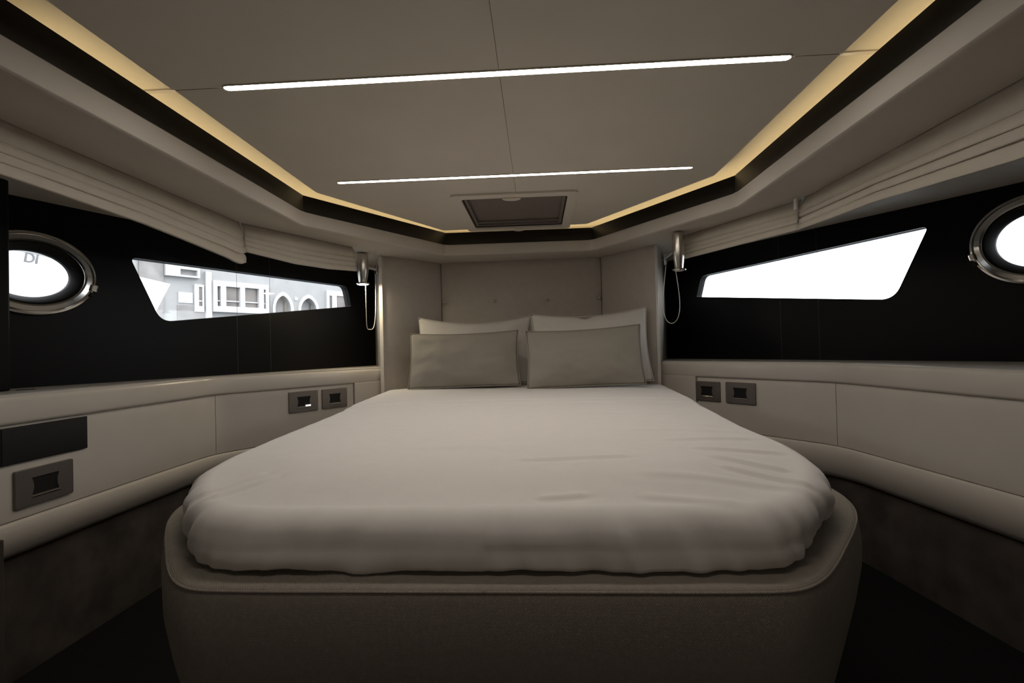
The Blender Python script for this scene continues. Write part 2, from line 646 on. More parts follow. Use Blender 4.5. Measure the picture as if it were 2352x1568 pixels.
for x0, x1 in ((-1.13, -0.90), (0.90, 1.13)):
    link('joint_cover', box(x0, x1, 1.350, 1.364, 1.7175, 1.7215, 0.001), 'cream', ceil_root)
# LED tape lying in the trough (a lamp: gives the yellow glow on the recess)
cove = thing('cove_light', 'warm glowing light tape hidden behind the black band around the ceiling', 'light', (0, 2.0, 1.60))
keep(link('light_tape', sweep(cut(lipf, 1.6, plength(lipf) - 1.6), [(-0.075, 1.606), (-0.10, 1.606), (-0.10, 1.612), (-0.075, 1.612)], 1, True), 'cove'), cove)

# four ceiling panels with the hatch cut out of the two front ones
X0, Y0, G, GX = 0.008, 1.238, 0.0018, 0.0004
HX0, HX1, HY0, HY1 = -0.262, 0.256, 2.245, 2.820
aft_l = [(-0.870, -0.6), (-0.878, Y0 - G), (X0 - GX, Y0 - G), (X0 - GX, -0.6)]
aft_r = [(0.890, -0.6), (0.873, Y0 - G), (X0 + GX, Y0 - G), (X0 + GX, -0.6)]
fwd_l = [(-0.874, Y0 + G), (X0 - GX, Y0 + G), (X0 - GX, HY0), (HX0, HY0), (HX0, HY1), (X0 - GX, HY1), (X0 - GX, 2.842), (-0.458, 2.858), (-0.884, 2.095), (-0.884, 1.99)]
fwd_r = [(0.869, Y0 + G), (X0 + GX, Y0 + G), (X0 + GX, HY0), (HX1, HY0), (HX1, HY1), (X0 + GX, HY1), (X0 + GX, 2.842), (0.398, 2.826), (0.866, 2.090), (0.868, 1.9)]
for poly in (aft_l, aft_r, fwd_l, fwd_r):
    link('ceiling_panel', prism(poly, CEIL, CEIL + 0.028, 0.0012), 'ceiling', ceil_root)
# bearers the panels are hung from (also close the joints from above)
for y in (0.2, Y0, 2.0):
    link('bearer', box(-0.80, 0.80, y - 0.03, y + 0.03, CEIL + 0.0285, 1.721), 'ceiling', ceil_root)
link('bearer', box(X0 - 0.03, X0 + 0.03, -0.5, 2.2, CEIL + 0.0285, 1.7205), 'ceiling', ceil_root)


# ceiling light strips
def light_strip(y, x0, x1, wd, label, notch=False):
    t = thing('ceiling_light_strip', label, 'light', ((x0 + x1) / 2, y, CEIL), 'linear ceiling lights')
    r = wd / 2

    def slot(rr, z):
        pts = []
        for k in range(9):
            a = PI / 2 + PI * k / 8
            pts.append((x0 + r + rr * math.cos(a), y + rr * math.sin(a)))
        for k in range(9):
            a = -PI / 2 + PI * k / 8
            pts.append((x1 - r + rr * math.cos(a), y + rr * math.sin(a)))
        return pts
    me = holed_plate([(p[0], p[1]) for p in slot(r + 0.0035, 0)], [slot(r, 0)], CEIL - 0.003, CEIL + 0.001)
    keep(link('bezel', me, 'recess', None), t)
    xm = X0
    for a, b in ((x0, xm - 0.0004), (xm + 0.0004, x1)):
        pts = [(max(a, min(b, px)), py) for px, py in slot(r - 0.0005, 0)]
        cl = []
        for p in pts:
            if not cl or (abs(p[0] - cl[-1][0]) + abs(p[1] - cl[-1][1])) > 1e-6:
                cl.append(p)
        keep(link('diffuser', prism(cl, CEIL - 0.0022, CEIL - 0.0005), 'strip'), t)
    return t


light_strip(1.238, -0.735, 0.748, 0.022, 'thick bright light strip across the ceiling, above the middle of the bed')
light_strip(1.978, -0.738, 0.738, 0.020, 'thinner bright light strip across the ceiling just before the roof hatch')

# roof hatch
h = thing('roof_hatch', 'square roof hatch with closed grey shade in the ceiling above the bed head', 'hatch', (0, 2.53, CEIL))
fr_out = round_poly([(-0.302, 2.195), (0.296, 2.195), (0.298, 2.872), (-0.305, 2.872)], 0.03)
fr_in = round_poly([(-0.256, 2.250), (0.250, 2.250), (0.250, 2.812), (-0.256, 2.812)], 0.02)
keep(link('frame', holed_plate(fr_out, [fr_in], CEIL - 0.010, CEIL - 0.0005), 'ceiling'), h)
i_out = offset_poly(fr_in, -0.006)
i_in = offset_poly(fr_in, -0.022)
keep(link('inner_frame', ring_plate(i_out, i_in, CEIL + 0.004, CEIL + 0.03), 'shade'), h)
keep(link('shade_panel', box(-0.24, 0.234, 2.266, 2.79, CEIL + 0.022, CEIL + 0.028), 'shade'), h)
keep(link('shade_rail', box(-0.234, 0.228, 2.745, 2.760, CEIL + 0.010, CEIL + 0.0215, 0.002), 'shade'), h)
me = ring_plate(offset_poly(fr_in, 0.004), offset_poly(fr_in, -0.0055), CEIL + 0.0005, CEIL + 0.06)
keep(link('gasket', me, 'rubber'), h)
tab = [(0.045 * math.cos(PI * k / 12) - 0.015, 2.243 + 0.040 * math.sin(PI * k / 12)) for k in range(13)]
lt = keep(link('latch', prism(tab, CEIL - 0.016, CEIL - 0.0105, 0.002), 'ceiling'), h)
lk = link('latch_knob', box(-0.032, -0.006, 2.288, 2.302, CEIL - 0.012, CEIL + 0.006, 0.003), 'rubber')
lk.parent = lt
lk.matrix_parent_inverse = Matrix.Translation(h.location).inverted() @ Matrix.Translation(h.location)
ring = lathe([(0.024, 0), (0.030, 0), (0.030, -0.006), (0.024, -0.006), (0.024, 0)], 28)
rg = link('pull_ring', ring, 'ceiling')
rg.data.transform(Matrix.Translation((-0.005, 2.845, CEIL - 0.0102)))
keep(rg, h)


# ------------------------------------------------------------------ portholes
def porthole(Mx, p, label, sgn):
    cx, cy, rx, ry = p
    c3 = Mx @ Vector((cx, cy, 0))
    t = thing('porthole', label, 'porthole', tuple(c3), 'oval opening portholes')
    N = 72

    def loop(o, d):
        return [Mx @ Vector((cx + (rx - o) * math.cos(2 * PI * i / N), cy + (ry - o) * math.sin(2 * PI * i / N), d)) for i in range(N)]
    prof = [(0.0, 0.0005), (0.0, 0.012), (0.003, 0.018), (0.010, 0.020), (0.014, 0.016), (0.017, 0.020), (0.034, 0.022), (0.040, 0.018), (0.043, 0.004)]
    vs, fs = ring_loops([loop(*q) for q in prof])
    keep(link('outer_ring', mesh(vs, fs), 'chrome', None, True, 40), t)
    prof = [(0.043, 0.012), (0.048, 0.010), (0.058, -0.004), (0.070, -0.016), (0.071, -0.034), (0.040, -0.036), (0.037, 0.004), (0.043, 0.012)]
    vs, fs = ring_loops([loop(*q) for q in prof])
    keep(link('gasket', mesh(vs, fs), 'rubber', None, True, 50), t)
    vs = loop(0.062, -0.020) + loop(0.062, -0.026)
    fs = [tuple(range(N)), tuple(range(N, 2 * N))] + [(i, (i + 1) % N, N + (i + 1) % N, N + i) for i in range(N)]
    keep(link('pane', mesh(vs, fs), 'glass'), t)
    # hinge block and latch on the ring
    an = math.radians(-14)
    px, py = cx + (rx - 0.006) * math.cos(an), cy + (ry - 0.006) * math.sin(an)
    me = box(-0.010, 0.010, -0.016, 0.012, 0.012, 0.030, 0.004)
    me.transform(Mx @ Matrix.Translation((px, py, 0)) @ Matrix.Rotation(an, 4, 'Z'))
    lt = keep(link('latch', me, 'chrome'), t)
    me = box(-0.008, 0.008, -0.040, -0.022, 0.014, 0.028, 0.004)
    me.transform(Mx @ Matrix.Translation((px, py, 0)) @ Matrix.Rotation(an, 4, 'Z'))
    keep(link('latch_pin', me, 'rubber'), t)
    return t


porthole(ML, port_L, 'chrome-ringed oval porthole half hidden by the black post above the left shelf', 1)
porthole(MR, port_R, 'chrome-ringed oval porthole cut by the right edge of the photo', 1)


# ------------------------------------------------------------------ roman blinds
def blind(path, hem, inboard_right, label, clip_at=None, droop_end=None):
    A, B = Vector(path[0]), Vector(path[1])
    u = (B - A).normalized()
    L = (B - A).length
    w = Vector((u.y, -u.x)) * (1 if inboard_right else -1)
    t = thing('roman_blind', label, 'blind', (A.x + u.x * L / 2, A.y + u.y * L / 2, SOFFIT), 'raised roman blinds')

    def hemz(s):
        if s <= hem[0][0]:
            return hem[0][1]
        for (a, za), (b, zb) in zip(hem, hem[1:]):
            if s <= b:
                return za + (zb - za) * (s - a) / (b - a)
        return hem[-1][1]
    NS = 44
    # pleats: fraction of the drop where each starts and ends, how far it stands out
    folds = [(0.0, 0.42, 0.000, 0.022), (0.30, 0.60, -0.004, 0.026), (0.48, 0.78, -0.002, 0.029), (0.66, 1.0, 0.000, 0.032)]
    seed = A.x * 13 + A.y * 7
    for k, (f0, f1, o0, o1) in enumerate(folds):
        vs, fs = [], []
        NP = 9
        last = k == len(folds) - 1
        cols = NP + (5 if last else 3)
        for i in range(NS + 1):
            s = L * i / NS
            hz = hemz(s)
            drop = SOFFIT - hz
            wob = noise.noise(Vector((s * 3.1 + seed, k * 2.3, 0.5))) * 0.006
            sag = noise.noise(Vector((s * 1.7 + seed, k * 5.1, 4.5))) * 0.005
            for j in range(NP):
                q = j / (NP - 1)
                z = SOFFIT - drop * (f0 + (f1 - f0) * q) + sag * q * (0 if last else 1)
                o = o0 + (o1 - o0) * math.sin(q * PI * 0.60) ** 1.3 + wob * q
                if k == 0 and j == 0:
                    z = SOFFIT - 0.001
                p = A + u * s + w * o
                vs.append((p.x, p.y, z))
            # curl back under
            base_z = SOFFIT - drop * f1 + sag * (0 if last else 1)
            back = [(0.6, -0.0035), (-0.4, -0.003), (-1.0, 0.006)] if not last else [(0.6, -0.004), (-0.4, -0.002), (-0.9, 0.003), (-1.3, 0.009), (-1.5, 0.022)]
            for bo, bz in back:
                p = A + u * s + w * (o1 * 0.9 + wob + bo * 0.014 - 0.004)
                vs.append((p.x, p.y, base_z + bz))
        for i in range(NS):
            for j in range(cols - 1):
                a = i * cols + j
                fs.append((a, a + 1, a + cols + 1, a + cols))
        me = mesh(vs, fs)
        o = link('fold', me, 'blind', None, True)
        md = o.modifiers.new('solid', 'SOLIDIFY')
        md.thickness = 0.002
        md.offset = -1
        keep(o, t)
    if clip_at is not None:
        p = A + u * clip_at + w * 0.046
        me = box(-0.010, 0.010, -0.004, 0.004, SOFFIT - 0.050, SOFFIT - 0.0035, 0.002)
        me.transform(Matrix.Translation((p.x, p.y, 0)) @ Matrix.Rotation(math.atan2(u.y, u.x), 4, 'Z'))
        o = keep(link('clip', me, 'plastic'), t)
        o['label'] = 'white plastic clip'
    return t


blind([(-1.225, 0.55), (-1.246, 2.092)], [(0.0, 1.385), (0.57, 1.388), (0.84, 1.383), (0.97, 1.381), (1.20, 1.364), (1.42, 1.349), (1.50, 1.337), (1.542, 1.352)], True,
      'long raised cream roman blind over the left porthole, its hem drooping at the end')
blind([(-1.246, 2.105), (-0.955, 2.685)], [(0.0, 1.402), (0.26, 1.381), (0.46, 1.382), (0.65, 1.395)], True,
      'short raised cream roman blind ending at the lit reading lamp')
blind([(1.240, 0.60), (1.226, 2.066)], [(0.0, 1.325), (0.57, 1.342), (0.86, 1.368), (1.03, 1.385), (1.34, 1.396), (1.466, 1.401)], False,
      'long raised cream roman blind above the right porthole with white clip at its end', clip_at=1.452)
blind([(1.222, 2.080), (0.905, 2.720)], [(0.0, 1.403), (0.7, 1.400)], False,
      'short raised cream roman blind ending at the unlit reading lamp')

# thin vertical guide cords in front of the windows
for Mx, s, lab in ((ML, 0.86, 'thin clear guide cord before the left window, nearer the porthole'),
                   (ML, 1.06, 'thin clear guide cord before the left window, nearer the bed head'),
                   (MR, 0.94, 'thin clear guide cord before the right window, nearer the bed head'),
                   (MR, 0.735, 'thin clear guide cord before the right window, nearer the porthole')):
    p0 = Mx @ Vector((s, SILL, 0.03))
    p1 = Mx @ Vector((s, SOFFIT, 0.03))
    t = link('guide_cord', tube([p0, p1], 0.0009, 6), 'nylon')
    t['label'] = lab
    t['category'] = 'cord'
    t['group'] = 'blind guide cords'


# ------------------------------------------------------------------ switch plates and panels on the cabinet front
def frame_on(path, side_right, s, zc, out):
    """matrix at arc length s of a two-point path: local x along, y up, z into the cabin"""
    A, B = Vector(path[0]), Vector(path[1])
    u = (B - A).normalized()
    w = Vector((u.y, -u.x)) * (1 if side_right else -1)
    p = A + u * s + w * out
    return Matrix(((u.x, 0, w.x, p.x), (u.y, 0, w.y, p.y), (0, 1, 0, zc), (0, 0, 0, 1)))


def socket_plate(F, wd, ht, label, lit=False):
    t = thing('switch_plate', label, 'switch plate', tuple(F.translation), 'bronze grey switch plates')
    T = Matrix.Translation(F.translation).inverted() @ F
    a, b = wd / 2, ht / 2
    iw, ih = wd * 0.235, ht * 0.235
    hole = []
    for (x, y) in ((-iw, -ih), (iw, -ih), (iw, ih), (-iw, ih)):
        hole.append((x, y))
    # insert with inward-curved ends
    ins = [(-iw, -ih), (iw, -ih)] + [(iw - 0.006 * math.sin(PI * k / 6), -ih + 2 * ih * k / 6) for k in range(1, 6)] + [(iw, ih), (-iw, ih)] + [(-iw + 0.006 * math.sin(PI * k / 6), ih - 2 * ih * k / 6) for k in range(1, 6)]
    outer = round_poly([(-a, -b), (a, -b), (a, b), (-a, b)], 0.006, 4)
    me = holed_plate(outer, [ins], 0.0, 0.010)
    bevel_mesh(me, 0.0015, 2)
    me.transform(T)
    link('frame', me, 'bronze', t)
    n = len(ins)
    q = offset_poly(ins, 0.0005)
    me = mesh([(x, y, 0.002) for x, y in q] + [(x, y, 0.006) for x, y in q], [tuple(range(n)), tuple(range(n, 2 * n))] + [(i, (i + 1) % n, n + (i + 1) % n, n + i) for i in range(n)])
    me.transform(T)
    ii = link('insert', me, 'rubber', t)
    me = box(-iw * 1.05, iw * 1.05, -ih - 0.006, -ih - 0.002, 0.0102, 0.013, 0.001)
    me.transform(T)
    link('lip', me, 'chrome', t)
    if lit:
        me = box(iw * 0.25, iw * 1.0, -ih - 0.001, -ih + 0.006, 0.0062, 0.012, 0.002)  # small emissive white block at the lower edge of the insert
        me.transform(T)
        o = link('bright_speck', me, 'speck', ii)
        o['label'] = 'small glowing white spot'
    return t


FL1, FL2 = FL[:2], FL[1:]
FR1, FR2 = FR[:2], FR[1:]
socket_plate(frame_on(FL1, True, 2.017, 0.547, -0.0055), 0.177, 0.112, 'large bronze grey switch plate on the left cabinet, under the black screen')
socket_plate(frame_on(FL2, True, 0.444, 0.666, -0.0055), 0.166, 0.112, 'bronze grey switch plate with a small glowing spot', True)
socket_plate(frame_on(FL2, True, 0.632, 0.666, -0.0055), 0.158, 0.110, 'bronze grey switch plate left of the bed head, partly behind the mattress edge')
socket_plate(frame_on(FR2, False, 0.655, 0.664, -0.0055), 0.164, 0.108, 'bronze grey switch plate right of the bed head, its corner hidden by the mattress')
socket_plate(frame_on(FR2, False, 0.456, 0.665, -0.0055), 0.166, 0.112, 'bronze grey switch plate on the right cabinet, fully clear of the mattress')
F = frame_on(FL1, True, 2.026, 0.681, -0.0055)
t = thing('black_screen', 'glossy black rectangular screen on the left cabinet above the large switch plate', 'screen', tuple(F.translation))
T = Matrix.Translation(F.translation).inverted() @ F
me = box(-0.134, 0.134, -0.055, 0.053, 0, 0.007, 0.0015)
me.transform(T)
link('bezel', me, 'rubber', t)
me = box(-0.131, 0.131, -0.052, 0.050, 0.0071, 0.0085)
me.transform(T)
link('screen_glass', me, 'blackgloss', t)


# ------------------------------------------------------------------ reading lamps
def reading_lamp(x, y, H, label, wall_pt, lit, loop_dx, cross):
    zt = 1.525
    t = thing('reading_lamp', label, 'lamp', (x, y, zt - H), 'chrome reading lamps')
    zt = 1.525
    K = 1.12 if lit else 1.02
    body = [(0.0, H), (0.024, H), (0.029, H - 0.004), (0.031, H - 0.012), (0.031, H * 0.48), (0.029, H * 0.36), (0.0245, H * 0.20), (0.0205, H * 0.07), (0.0200, 0.012), (0.0, 0.012)]
    link('body', lathe([(r * K, z) for r, z in body], 36), 'satin', t, True, 40)
    fl = [(0.0, 0.0118), (0.019, 0.0118), (0.033, 0.008), (0.0345, 0.004), (0.033, 0.0), (0.0285, 0.0), (0.0285, 0.003), (0.0, 0.003)]
    link('flange', lathe([(r * K, z) for r, z in fl], 36), 'chrome', t, True, 40)
    ln = [(0.0, -0.004), (0.020, -0.003), (0.028, 0.0025)]
    link('lens', lathe([(r * K, z) for r, z in ln], 32), 'lamp' if lit else 'plastic', t, True)
    # arm back to the reveal
    wp = Vector((wall_pt[0] - x, wall_pt[1] - y, H * 0.60))
    d = wp - Vector((0, 0, wp.z))
    arm = link('bracket', tube([Vector((0, 0, wp.z)) + d.normalized() * 0.028, Vector((0, 0, wp.z)) + d * 0.6, wp], [0.008, 0.008, 0.011], 12), 'chrome', t, True, 60)
    me = box(-0.008, 0.008, -0.011, 0.011, -0.035, 0.030, 0.003)
    me.transform(Matrix.Translation(wp - d.normalized() * 0.010))
    o = link('bracket_plate', me, 'chrome', t)
    # cable hanging in a loop from bracket to lamp tail
    a = wp - d.normalized() * 0.022 + Vector((0, 0, -0.035))
    b = Vector((0.012, 0.012, 0.012))
    low = -0.27
    pts = []
    side = Vector((d.x, d.y, 0)).normalized()
    for k in range(41):
        q = k / 40
        if not cross:
            xx = a.lerp(b, q)
            z = low + (a.z - low) * (1 - q * 2) ** 4 if q < 0.5 else low + (b.z - low) * (2 * q - 1) ** 4
            bulge = math.sin(q * PI) ** 2 * 0.0
            base = Vector((a.x, a.y, 0)).lerp(Vector((b.x, b.y, 0)), 0.5 - 0.5 * math.cos(q * PI))
            pts.append(Vector((base.x, base.y, z)) + Vector((loop_dx * (math.sin(q * PI) ** 2), 0, 0)))
        else:
            an = q * 2 * PI
            z = low + (0.05 - low) * (1 - math.sin(q * PI)) if True else 0
            f = math.sin(q * 2 * PI)
            base = Vector((a.x, a.y, 0)).lerp(Vector((b.x, b.y, 0)), q * 0.6)
            z = low + (a.z - low) * (1 - 2 * q) ** 2 if q < 0.5 else low + (a.z - 0.02 - low) * (2 * q - 1) ** 2
            pts.append(Vector((base.x, base.y, z)) + Vector((-loop_dx * math.cos(q * PI) * math.sin(q * PI) * 2.0, 0, 0)))
    link('cable', tube(pts, 0.0024, 8), 'cord', t, True)
    return t


reading_lamp(-0.955, 2.84, 0.187, 'chrome reading lamp left of the bed head, switched on, its cable looping down', (-0.914, 2.985), True, -0.012, False)
reading_lamp(0.852, 2.585, 0.203, 'chrome reading lamp right of the bed head, switched off, its cable looping down', (0.872, 2.93), False, 0.035, True)

# ------------------------------------------------------------------ headboard
hb = thing('headboard', 'grey upholstered three-sided headboard behind the pillows with a row of buttons', 'headboard', (0, 3.27, 0.45))
HC = [(-0.872, 2.950), (-0.566, 3.285), (0.531, 3.260), (0.806, 2.908)]
for i in range(3):
    a, b = Vector(HC[i]), Vector(HC[i + 1])
    u = (b - a).normalized()
    n = Vector((u.y, -u.x))
    L = (b - a).length - 0.004
    NX, NZ = 40, 20
    z0, z1 = 0.45, SOFFIT - 0.001
    vs, fs = [], []
    for j in range(NZ + 1):
        for k in range(NX + 1):
            s, z = 0.002 + L * k / NX, z0 + (z1 - z0) * j / NZ
            e = min(s - 0.002, L + 0.002 - s)
            o = 0.012 * (1 - math.exp(-e / 0.02))
            if i == 1:
                for bx in (-0.545, -0.195, 0.165, 0.515):
                    bs = (Vector((bx, 3.27)) - a).dot(u)
                    rr = math.hypot(s - bs, z - 1.257)
                    o -= 0.014 * math.exp(-(rr / 0.030) ** 2)
            p = a + u * s + n * o
            vs.append((p.x, p.y, z))
    for j in range(NZ):
        for k in range(NX):
            q = j * (NX + 1) + k
            fs.append((q, q + 1, q + NX + 2, q + NX + 1))
    nv = len(vs)
    for s, z in ((0.002, z0), (0.002 + L, z0), (0.002 + L, z1), (0.002, z1)):
        p = a + u * s - n * 0.02
        vs.append((p.x, p.y, z))
    fs.append((nv, nv + 1, nv + 2, nv + 3))
    fs.append(tuple(range(NX + 1)) + (nv + 1, nv))
    fs.append(tuple(NZ * (NX + 1) + k for k in range(NX + 1)) + (nv + 2, nv + 3))
    fs.append(tuple(k * (NX + 1) for k in range(NZ + 1)) + (nv + 3, nv))
    fs.append(tuple(k * (NX + 1) + NX for k in range(NZ + 1)) + (nv + 2, nv + 1))
    o = link('headboard_panel', mesh(vs, fs), 'head', None, True, 60)
    keep(o, hb)
for bx, by in ((-0.545, 3.268), (-0.195, 3.2655), (0.165, 3.257), (0.515, 3.243)):
    me = lathe([(0.0, 0.007), (0.006, 0.0062), (0.0095, 0.003), (0.010, 0.0), (0.0, 0.0)], 14)
    me.transform(Matrix.Translation((bx, by, 1.257)) @ Matrix.Rotation(PI / 2, 4, 'X'))
    keep(link('button', me, 'head', None, True), hb)

# ------------------------------------------------------------------ bed
half_m = [(0.0, 0.756), (0.20, 0.756), (0.40, 0.758), (0.465, 0.768), (0.518, 0.800), (0.586, 0.866), (0.652, 0.955), (0.697, 1.045), (0.714, 1.16), (0.716, 1.35), (0.742, 1.65), (0.785, 2.1), (0.825, 2.5), (0.850, 2.80), (0.852, 2.90), (0.800, 2.985), (0.56, 3.225), (0.0, 3.23)]
half_b = [(0.0, 0.716), (0.20, 0.716), (0.40, 0.717), (0.462, 0.724), (0.510, 0.752), (0.562, 0.804), (0.626, 0.880), (0.686, 0.954), (0.738, 1.028), (0.774, 1.10), (0.797, 1.19), (0.812, 1.40), (0.828, 1.8), (0.838, 2.3), (0.845, 2.85), (0.79, 2.95), (0.55, 3.20), (0.0, 3.21)]


def smooth_outline(half, STEP=0.012):
    pts = [Vector(p) for p in half] + [Vector((-x, y)) for x, y in reversed(half) if x > 0][0:]
    pts = [p for i, p in enumerate(pts) if i == 0 or (p - pts[i - 1]).length > 1e-6]
    m = len(pts)
    out = []
    for i in range(m):
        p0, p1, p2, p3 = pts[i - 1], pts[i], pts[(i + 1) % m], pts[(i + 2) % m]
        k = max(2, int((p2 - p1).length / STEP))
        for j in range(k):
            t = j / k
            # centripetal-ish: scale tangents by neighbouring lengths
            l = (p2 - p1).length
            m1 = (p2 - p0).normalized() * l
            m2 = (p3 - p1).normalized() * l
            q = (2 * t ** 3 - 3 * t ** 2 + 1) * p1 + (t ** 3 - 2 * t ** 2 + t) * m1 + (-2 * t ** 3 + 3 * t ** 2) * p2 + (t ** 3 - t ** 2) * m2
            out.append(q)
    return out


bed = thing('platform_bed', 'wide taupe woven upholstered bed base on the cabin floor', 'bed', (0, 1.9, FLOOR))
ob = smooth_outline(half_b)
nb = normals2(ob, 1, closed=True)     # outline runs counter-clockwise: right-hand side is outwards
prof = [(-0.20, 0.571), (-0.06, 0.5725), (-0.025, 0.5725), (-0.010, 0.572), (-0.003, 0.5695), (0.0, 0.565), (0.004, 0.550), (0.007, 0.52), (0.006, 0.48),
        (-0.004, 0.42), (-0.022, 0.34), (-0.050, 0.22), (-0.080, 0.08), (-0.100, FLOOR + 0.002), (-0.2, FLOOR + 0.002)]
loops = [[((p + n * o).x, (p + n * o).y, z) for p, n in zip(ob, nb)] for o, z in prof]
vs, fs = ring_loops(loops)
fs.append(tuple(range(len(ob))))
keep(link('upholstery', mesh(vs, fs), 'base', None, True, 60), bed)
# piped seam round the top edge
pip = [Vector(((p + n * -0.0005).x, (p + n * -0.0005).y, 0.5665)) for p, n in zip(ob, nb)]
pip.append(pip[0])
keep(link('piping', tube(pip, 0.0022, 6), 'base', None, True), bed)

# mattress in a fitted sheet
om = smooth_outline(half_m, 0.0065)
nm = normals2(om, 1, closed=True)
# running length for the gathers
run = [0.0]
for i in range(1, len(om)):
    run.append(run[-1] + (om[i] - om[i - 1]).length)


def gather(i, p):
    """how strongly the skirt is gathered here"""
    x, y = p
    if y > 1.4:
        return 0.25
    g = 0.22
    g += 0.9 * math.exp(-((abs(x) - 0.58) / 0.10) ** 2) * (1.0 if x < 0 else 0.55)
    g += 0.95 * math.exp(-((x - 0.32) / 0.17) ** 2) if y < 0.95 else 0
    g += 0.40 * math.exp(-((x + 0.30) / 0.12) ** 2) if y < 0.95 else 0
    if abs(x) > 0.64:
        g += 0.45 if x < 0 else 0.15
    return min(1.0, g)


zlow = 0.5745
R = 0.054
EDGE = 0.666


def edge_z(y):
    """the edge is pulled lower by the sheet at the foot end"""
    t = max(0.0, min(1.0, (y - 0.85) / 0.5))
    return EDGE + 0.020 * t * t * (3 - 2 * t)


rows = []
for k in range(6):      # tucked-in hem
    pass
prof = [(-0.030, zlow + 0.004), (-0.012, zlow + 0.000), (-0.003, zlow + 0.004)]
for k in range(1, 11):
    z = zlow + 0.004 + (EDGE - R - zlow - 0.004) * k / 10
    prof.append((0.002 * math.sin(PI * k / 10), z))
for k in range(1, 13):
    a = PI / 2 * k / 12
    prof.append((-R + R * math.cos(a), EDGE - R + R * math.sin(a)))

creases = [((0.06, 1.035), (0.27, 1.045), 0.0030, 0.010), ((0.47, 1.055), (0.575, 1.005), 0.0042, 0.010), ((0.46, 0.985), (0.585, 0.93), 0.0042, 0.010),
           ((0.28, 0.84), (0.40, 0.815), 0.0026, 0.012), ((0.42, 1.222), (0.61, 1.245), 0.0032, 0.012), ((0.42, 1.50), (0.60, 1.44), 0.0030, 0.014),
           ((0.35, 1.36), (0.62, 1.33), 0.0026, 0.012), ((0.10, 0.845), (0.16, 0.852), 0.0028, 0.010), ((0.20, 1.75), (0.60, 1.72), 0.0020, 0.015),
           ((-0.56, 0.90), (-0.50, 0.98), 0.0036, 0.012), ((-0.52, 0.88), (-0.46, 0.95), 0.0030, 0.010), ((0.30, 0.93), (0.52, 0.90), 0.0022, 0.014),
           ((0.46, 1.13), (0.62, 1.12), 0.0034, 0.011), ((-0.2, 1.15), (0.05, 1.16), 0.0012, 0.02)]


def top_bump(x, y):
    z = 0.0
    for (a, b), (c, d), h0, wd in creases:
        dx, dy = c - a, d - b
        L2 = dx * dx + dy * dy
        t = ((x - a) * dx + (y - b) * dy) / L2
        tt = max(0.0, min(1.0, t))
        ex = math.hypot(x - a - tt * dx, y - b - tt * dy)
        z += h0 * math.exp(-(ex / wd) ** 2) - 0.6 * h0 * math.exp(-((ex - wd * 1.6) / wd) ** 2) * max(0.0, min(1.0, ((x - a) * dy - (y - b) * dx) / math.sqrt(L2) / wd))
    # hem of the turned-over sheet: two low steps across the bed near the pillows
    for y0, hh in ((2.035 + 0.01 * math.sin(x * 3), 0.0055), (2.135 + 0.008 * math.sin(x * 4 + 1), 0.0035)):
        z += hh / (1 + math.exp(-1 * max(-60, min(60, (y - y0) / 0.004))))
    z += 0.0035 * noise.noise(Vector((x * 3.0, y * 3.0, 1.7))) + 0.0012 * noise.noise(Vector((x * 6, y * 14, 9.7)))
    return z


loops = []
for o, z in prof:
    tz = max(0.0, min(1.0, (z - zlow) / (EDGE - zlow)))
    amp = 0.018 * (1 - tz) ** 0.65
    lp = []
    for i, (p, n) in enumerate(zip(om, nm)):
        s = run[i]
        g = gather(i, p)
        slant = s + 0.035 * tz * (1.0 if p.x > 0 else -1.0)
        ww = 0.55 * noise.noise(Vector((slant * 13, z * 4, 2.0))) + 0.5 * noise.noise(Vector((slant * 26, z * 7, 5.0))) + 0.14 * noise.noise(Vector((slant * 55, z * 9, 8.0)))
        ww += 0.35 * noise.noise(Vector((s * 3.0, z * 26, 11.0))) * (1 - abs(2 * tz - 1)) / max(g, 0.35)
        d = amp * g * ww * 1.7
        if p.y < 1.2 and abs(p.x) > 0.40:      # elastic pulls the hem in round the foot corners
            d -= 0.032 * (1 - tz) ** 2.6 * math.exp(-((p.y - 0.90) / 0.11) ** 2) * min(1.0, (abs(p.x) - 0.40) / 0.12)
        hang = 0.006 * noise.noise(Vector((s * 7, 0, 3.0))) * (1 - tz) ** 3
        q = p + n * (o + d)
        z2 = z + (edge_z(q.y) - EDGE) * tz
        lp.append((q.x, q.y, z2 + hang + (top_bump(q.x, q.y) * max(0, tz - 0.5) * 2)))
    loops.append(lp)
# top: shrink the last ring towards the bed's spine
last = [Vector(v[:2]) for v in loops[-1]]
NR = 100
for k in range(1, NR + 1):
    f = 1 - (k / NR) ** 1.5
    lp = []
    for v in last:
        spine = Vector((0.0, min(max(v.y, 1.35), 2.5)))
        q = spine.lerp(v, f)
        e = (q - v).length
        ez = edge_z(v.y)
        dome = (MATT + 0.004 - ez) * (1 - math.exp(-(e / 0.13) ** 1.7))
        lp.append((q.x, q.y, ez + dome + top_bump(q.x, q.y)))
    loops.append(lp)
vs, fs = ring_loops(loops)
mo = thing('mattress', 'thick mattress tucked in a creased off-white fitted sheet on the bed base', 'mattress', (0, 1.9, 0.57))
mm = link('fitted_sheet', mesh(vs, fs), 'sheet', None, True)
keep(mm, mo)
core = [tuple(p + n * -0.035) for p, n in zip(om, nm)]
keep(link('mattress_core', prism(core, 0.5745, 0.60), 'sheet'), mo)


